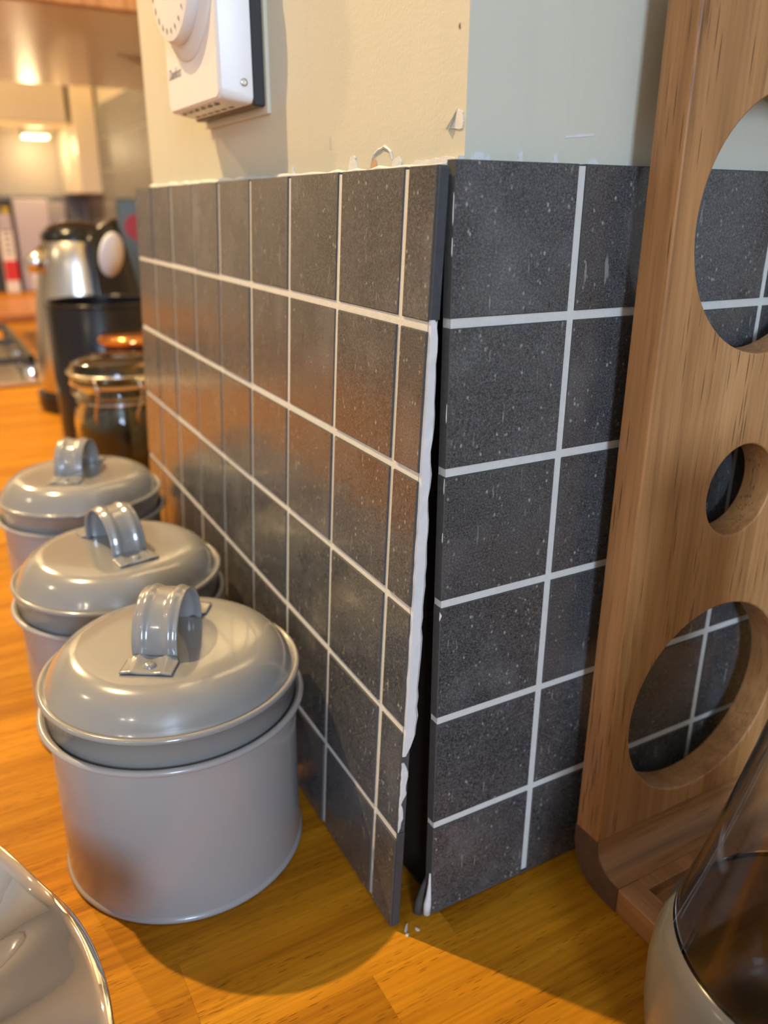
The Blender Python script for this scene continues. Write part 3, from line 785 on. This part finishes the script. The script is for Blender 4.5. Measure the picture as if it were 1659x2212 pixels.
MB().lathe([(.0322, .137), (.0385, .1385), (.0400, .1420), (.0385, .1460), (.034, .1480), (.020, .1490), (0, .1495)], 48).build('lid', M['copper'], tin, True, auto=60)

ket = empty('kettle', (.062, 1.055, 0)); tag(ket, 'steel kettle with large black handle behind the black canister', 'kettle')
MB().lathe([(0, .001), (.075, .001), (.078, .006), (.078, .024), (.074, .028), (0, .028)], 64).build('base', M['gloss_black'], ket, True, auto=40)
MB().lathe([(0, .028), (.071, .029), (.073, .040), (.071, .090), (.064, .150), (.054, .205), (.046, .238), (.040, .243), (0, .244)], 64).build('body', M['steel'], ket, True, auto=50)
MB().lathe([(.0465, .236), (.0455, .246), (.036, .256), (.018, .262), (0, .264)], 48).build('lid', M['gloss_black'], ket, True, auto=60)
# handle shell: broad black band wrapping the right hand side
v = []; f = []; hs = 20; hz = 16
for i in range(hz + 1):
    t = i / hz; z = .035 + .232 * t; ro = .088 - .030 * t ** 2.2
    for k in range(hs + 1):
        a = math.radians(-75 + 150 * k / hs)
        v.append((ro * math.cos(a), ro * math.sin(a), z - .03 * (1 - math.cos(a)) * t))
for i in range(hz):
    for k in range(hs): f.append((i * (hs + 1) + k, i * (hs + 1) + k + 1, (i + 1) * (hs + 1) + k + 1, (i + 1) * (hs + 1) + k))
o = MB().add(v, f).build('handle', M['gloss_black'], ket, True); q = o.modifiers.new('sheet', 'SOLIDIFY'); q.thickness = .016; q.offset = -1
o.rotation_euler = (0, 0, math.radians(-12))
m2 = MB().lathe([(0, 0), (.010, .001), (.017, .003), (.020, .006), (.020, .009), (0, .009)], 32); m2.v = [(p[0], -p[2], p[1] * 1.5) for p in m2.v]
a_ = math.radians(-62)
sp = m2.build('painted_glint', M['white_plastic'], ket, True, (.063 * math.cos(a_), .075 * math.sin(a_), .222), (math.radians(14), 0, a_ + PI / 2))  # white oval painted in as the highlight on the black handle
m2 = MB().lathe([(0, 0), (.020, 0), (.014, .02), (.010, .032), (0, .034)], 24); m2.v = [(-p[2], p[0] * .8, p[1]) for p in m2.v]
m2.build('spout', M['steel'], ket, True, (-.040, -.010, .215), (0, math.radians(-20), .2))

# ------------------------------------------------------------------ far end of the kitchen
# gas hob
hob = empty('gas_hob', (-.235, 1.49, 0)); tag(hob, 'stainless gas hob with black pan supports set in the worktop', 'hob')
MB().box(-.258, .258, -.252, .252, .0005, .010, .003).build('steel_plate', M['steel'], hob)
for sx in (-.125, .125):
    for sy in (-.12, .12):
        MB().lathe([(0, .010), (.045, .010), (.046, .016), (.036, .020), (.034, .026), (.020, .029), (0, .029)], 32).build('burner', M['iron'], hob, True, (sx, sy, 0), auto=40)
for sx in (-.128, .128):
    b = MB()
    for yy in (-.22, 0.0, .22): b.box(sx - .115, sx + .115, yy - .005, yy + .005, .034, .046, .001)
    for xx in (sx - .11, sx + .11): b.box(xx - .005, xx + .005, -.225, .225, .034, .046, .001)
    for xx in (sx - .11, sx + .11):
        for yy in (-.22, .22): b.box(xx - .005, xx + .005, yy - .005, yy + .005, .010, .035)
    for a in range(4):
        pass
    b.build('pan_support', M['iron'], hob)
for k in range(4):
    MB().lathe([(.018, .010), (.018, .026), (.016, .030), (0, .031)], 24).build('knob', M['chrome'], hob, True, (.236, -.225 + .06 * k, 0), auto=40)
# orange chopping board behind the hob
cb = empty('chopping_board', (.06, 2.30, .0003)); tag(cb, 'orange toned wooden chopping board lying behind the hob', 'board')
MB().box(-.26, .17, -.20, .22, 0, .022, .003).build('slab', M['board'], cb)
for k in range(4):
    MB().box(-.24, .15, -.16 + .09 * k, -.152 + .09 * k, .0218, .0226).build('groove', M['wood_base'], cb)

def book(name, x0, x1, y0, y1, h, mat, label, tilt=0.0, cat='book', extra=None, group=None):
    r = empty(name, ((x0 + x1) / 2, (y0 + y1) / 2, .0004)); r.rotation_euler = (tilt, 0, 0)
    w, d = (x1 - x0) / 2, (y1 - y0) / 2
    MB().box(-w, w, -d, d, 0, h, .002).build('cover', mat, r)
    MB().box(-w + .003, w - .003, -d + .003, d + .0005, .003, h - .003).build('pages', M['paper_white'], r)
    if extra: extra(r, w, d, h)
    tag(r, label, cat, group); return r
book('ring_binder', .188, .300, 2.98, 3.03, .305, M['paper_white'], 'white ring binder standing by the far wall', 0.0, 'binder')
book('ring_binder', .303, .362, 3.02, 3.07, .295, M['paper_grey'], 'pale grey folder standing beside the white binder', 0.0, 'binder')
def marks(r, w, d, h):
    MB().box(-w - .0004, w * .5, -d - .0006, -d + .0002, h * .80, h * .93).build('yellow_label', M['yellow'], r)
book('cookbook', .150, .184, 3.00, 3.06, .30, M['paper_black'], 'black spined cookbook with a yellow label, left of the white binder', 0.0, 'book', marks)
def marks2(r, w, d, h):
    for k in range(5): MB().box(-w * .5, w * .5, -d - .0006, -d + .0002, h * (.50 + .07 * k), h * (.53 + .07 * k)).build('title_mark', M['grey_print'], r)
    MB().box(-w * 1.0, w * 1.0, -d - .0006, -d + .0002, h * .16, h * .42).build('red_band', M['red'], r)
book('cookbook', .128, .170, 2.93, 2.97, .255, M['paper_white'], 'slim white cookbook with a red band on its spine', 0.0, 'book', marks2)
book('cookbook', .09, .125, 2.97, 3.04, .27, M['paper_black'], 'plain black cookbook at the end of the row', 0.0, 'book')

# tiled strip on the far wall and tall tiles on the recess wall
fs = empty('tile_splashback', (0, FAR_Y - .0085, 0)); tag(fs, 'low grey tile strip on the far wall behind the binders', 'splashback')
me = None
for i in range(9):
    for j in range(3):
        w = .1165; o = MB()
        if me is None: me = mesh('tile', *(lambda q: (q.v, q.f))(MB().box(0, w, 0, .008, 0, .102, .0008)))
        t = obj('tile', me, M['tile_far'], fs, (-.55 + .12 * i - .085, 0, .004 + .1055 * j))
MB().box(-.62, REC_X - .014, .002, .0084, .002, .317).build('grout', M['grout'], fs)
rs = empty('tile_splashback', (REC_X - .0085, 0, 0)); tag(rs, 'tall splashback of large grey tiles on the recess wall under the hood', 'splashback')
me = None
for i in range(6):
    for j in range(6):
        if me is None: me = mesh('tile', *(lambda q: (q.v, q.f))(MB().box(0, .008, 0, .2965, 0, .0935, .0008)))
        obj('tile', me, M['tile_far'], rs, (0, 1.25 + .30 * i, .004 + .0965 * j))
MB().box(.002, .0084, 1.25, 3.04, .002, .581).build('grout', M['grout'], rs)

# extractor hood / wall unit over the hob, glossy cream underside
hd = empty('wall_cabinet', (REC_X, 1.16, .55)); tag(hd, 'gloss cream wall cabinet with shiny underside above the hob', 'cabinet')
MB().box(-.62, -.0095, .0, .86, .010, .70, .002).build('body', M['cream_panel'], hd)
un = MB().box(-.625, -.0095, -.004, .865, 0, .012, .002).build('underside', M['gloss_cream'], hd)
MB().box(-.626, -.006, -.022, -.004, -.004, .030, .002).build('light_rail', M['oak_v'], hd)
v = [(-.20, .37, -.0004), (-.03, .37, -.0004), (-.03, .62, -.0004), (-.20, .37, .001), (-.03, .37, .001), (-.03, .62, .001)]
MB().add(v, [(0, 1, 2), (3, 4, 5), (0, 1, 4, 3), (1, 2, 5, 4), (2, 0, 3, 5)]).build('corner_panel', M['grey_front'], un)

# wall unit on the far wall with a little lamp under it, and cream boxing beside it
fc = empty('wall_cabinet', (-.30, 2.75, .525)); tag(fc, 'greige wall cabinet on the far wall with a lamp under it', 'cabinet')
MB().box(-.30, .660, .018, FAR_Y - 2.752, 0, .75).build('body', M['cream_panel'], fc)
for k in range(2): MB().box(-.30 + .48 * k, .178 + .48 * k, 0, .017, .004, .75, .002).build('door', M['grey_front'], fc)
MB().box(-.30, .662, .0, .020, -.012, .003, .001).build('light_rail', M['gloss_cream'], fc)
bx = MB().box(.372, REC_X - .010, 2.72, FAR_Y - .010, .322, .80, .002).build('boxed_pipe_casing', M['cream_panel'])
tag(bx, 'cream boxed-in casing between far cabinet and recess wall', 'casing')
lp = empty('under_cabinet_lamp', (.285, 2.96, .525)); tag(lp, 'small glowing lamp under the far wall cabinet', 'lamp')
m2 = MB().box(-.045, .045, -.028, .028, -.024, -.0002, .004); m2.build('lamp_body', M['steel'], lp)
MB().box(-.040, .040, -.030, .022, -.030, -.0235, .003).build('lamp_glass', M['lamp'], lp, False, None, None)
lt = bpy.data.lights.new('cabinet_lamp', 'POINT'); lt.energy = 1.3; lt.color = (1.0, .74, .40); lt.shadow_soft_size = .03
lto = bpy.data.objects.new('cabinet_lamp', lt); COL.objects.link(lto); lto.location = (.285, 2.94, .47)
# patterned packet by the recess wall
pk = empty('food_packet', (.355, 1.93, .0004), -.25); tag(pk, 'green food packet with a red spot by the recess wall', 'packet')
MB().box(-.045, .045, -.03, .03, 0, .30, .004).build('carton', M['green'], pk)
m2 = MB().lathe([(0, 0), (.03, 0), (.03, .0008), (0, .0008)], 24); m2.v = [(p[0], -.0304 - p[2], .235 + p[1]) for p in m2.v]; m2.build('red_spot', M['red'], pk)

# globe light added behind the viewer, warm fill for the ceiling and dish
pd = empty('added_fill_globe', (-1.7, -.75, CEIL)); tag(pd, 'added round white globe light for fill, hanging unseen in the room behind the worktop', 'lamp')
MB().lathe([(0, -.0005), (.045, -.0005), (.045, -.012), (.020, -.025), (0, -.025)], 32).build('ceiling_rose', M['white_plastic'], pd, True, auto=40)
MB().tube([(0, 0, -.02), (0, 0, -.30)], .003, 8).build('flex', M['black_plastic'], pd)
MB().lathe([(0, -.42)] + [(p[0], p[1]) for p in arc(0, -.36, .06, -80, 80, 14)] + [(0, -.30)], 32).build('globe', M['globe'], pd, True)
# ceiling downlights: the key lamp, and three more added for fill
for (x, y) in ((KEY[0], KEY[1]), (-.55, 2.2), (-1.9, .9), (-1.9, -1.2)):
    d = empty('key_fill_downlight', (x, y, CEIL)); tag(d, 'round recessed ceiling downlight, in a set of one key and three added fill lamps', 'downlight', 'ceiling downlights')
    MB().lathe([(.030, -.0005), (.044, -.0005), (.044, -.004), (.040, -.008), (.030, -.006)], 40, closed=True).build('bezel', M['chrome'], d, True)
    MB().lathe([(0, -.0030), (.029, -.0030), (.029, -.0010), (0, -.0010)], 32).build('bulb', M['lamp'], d)
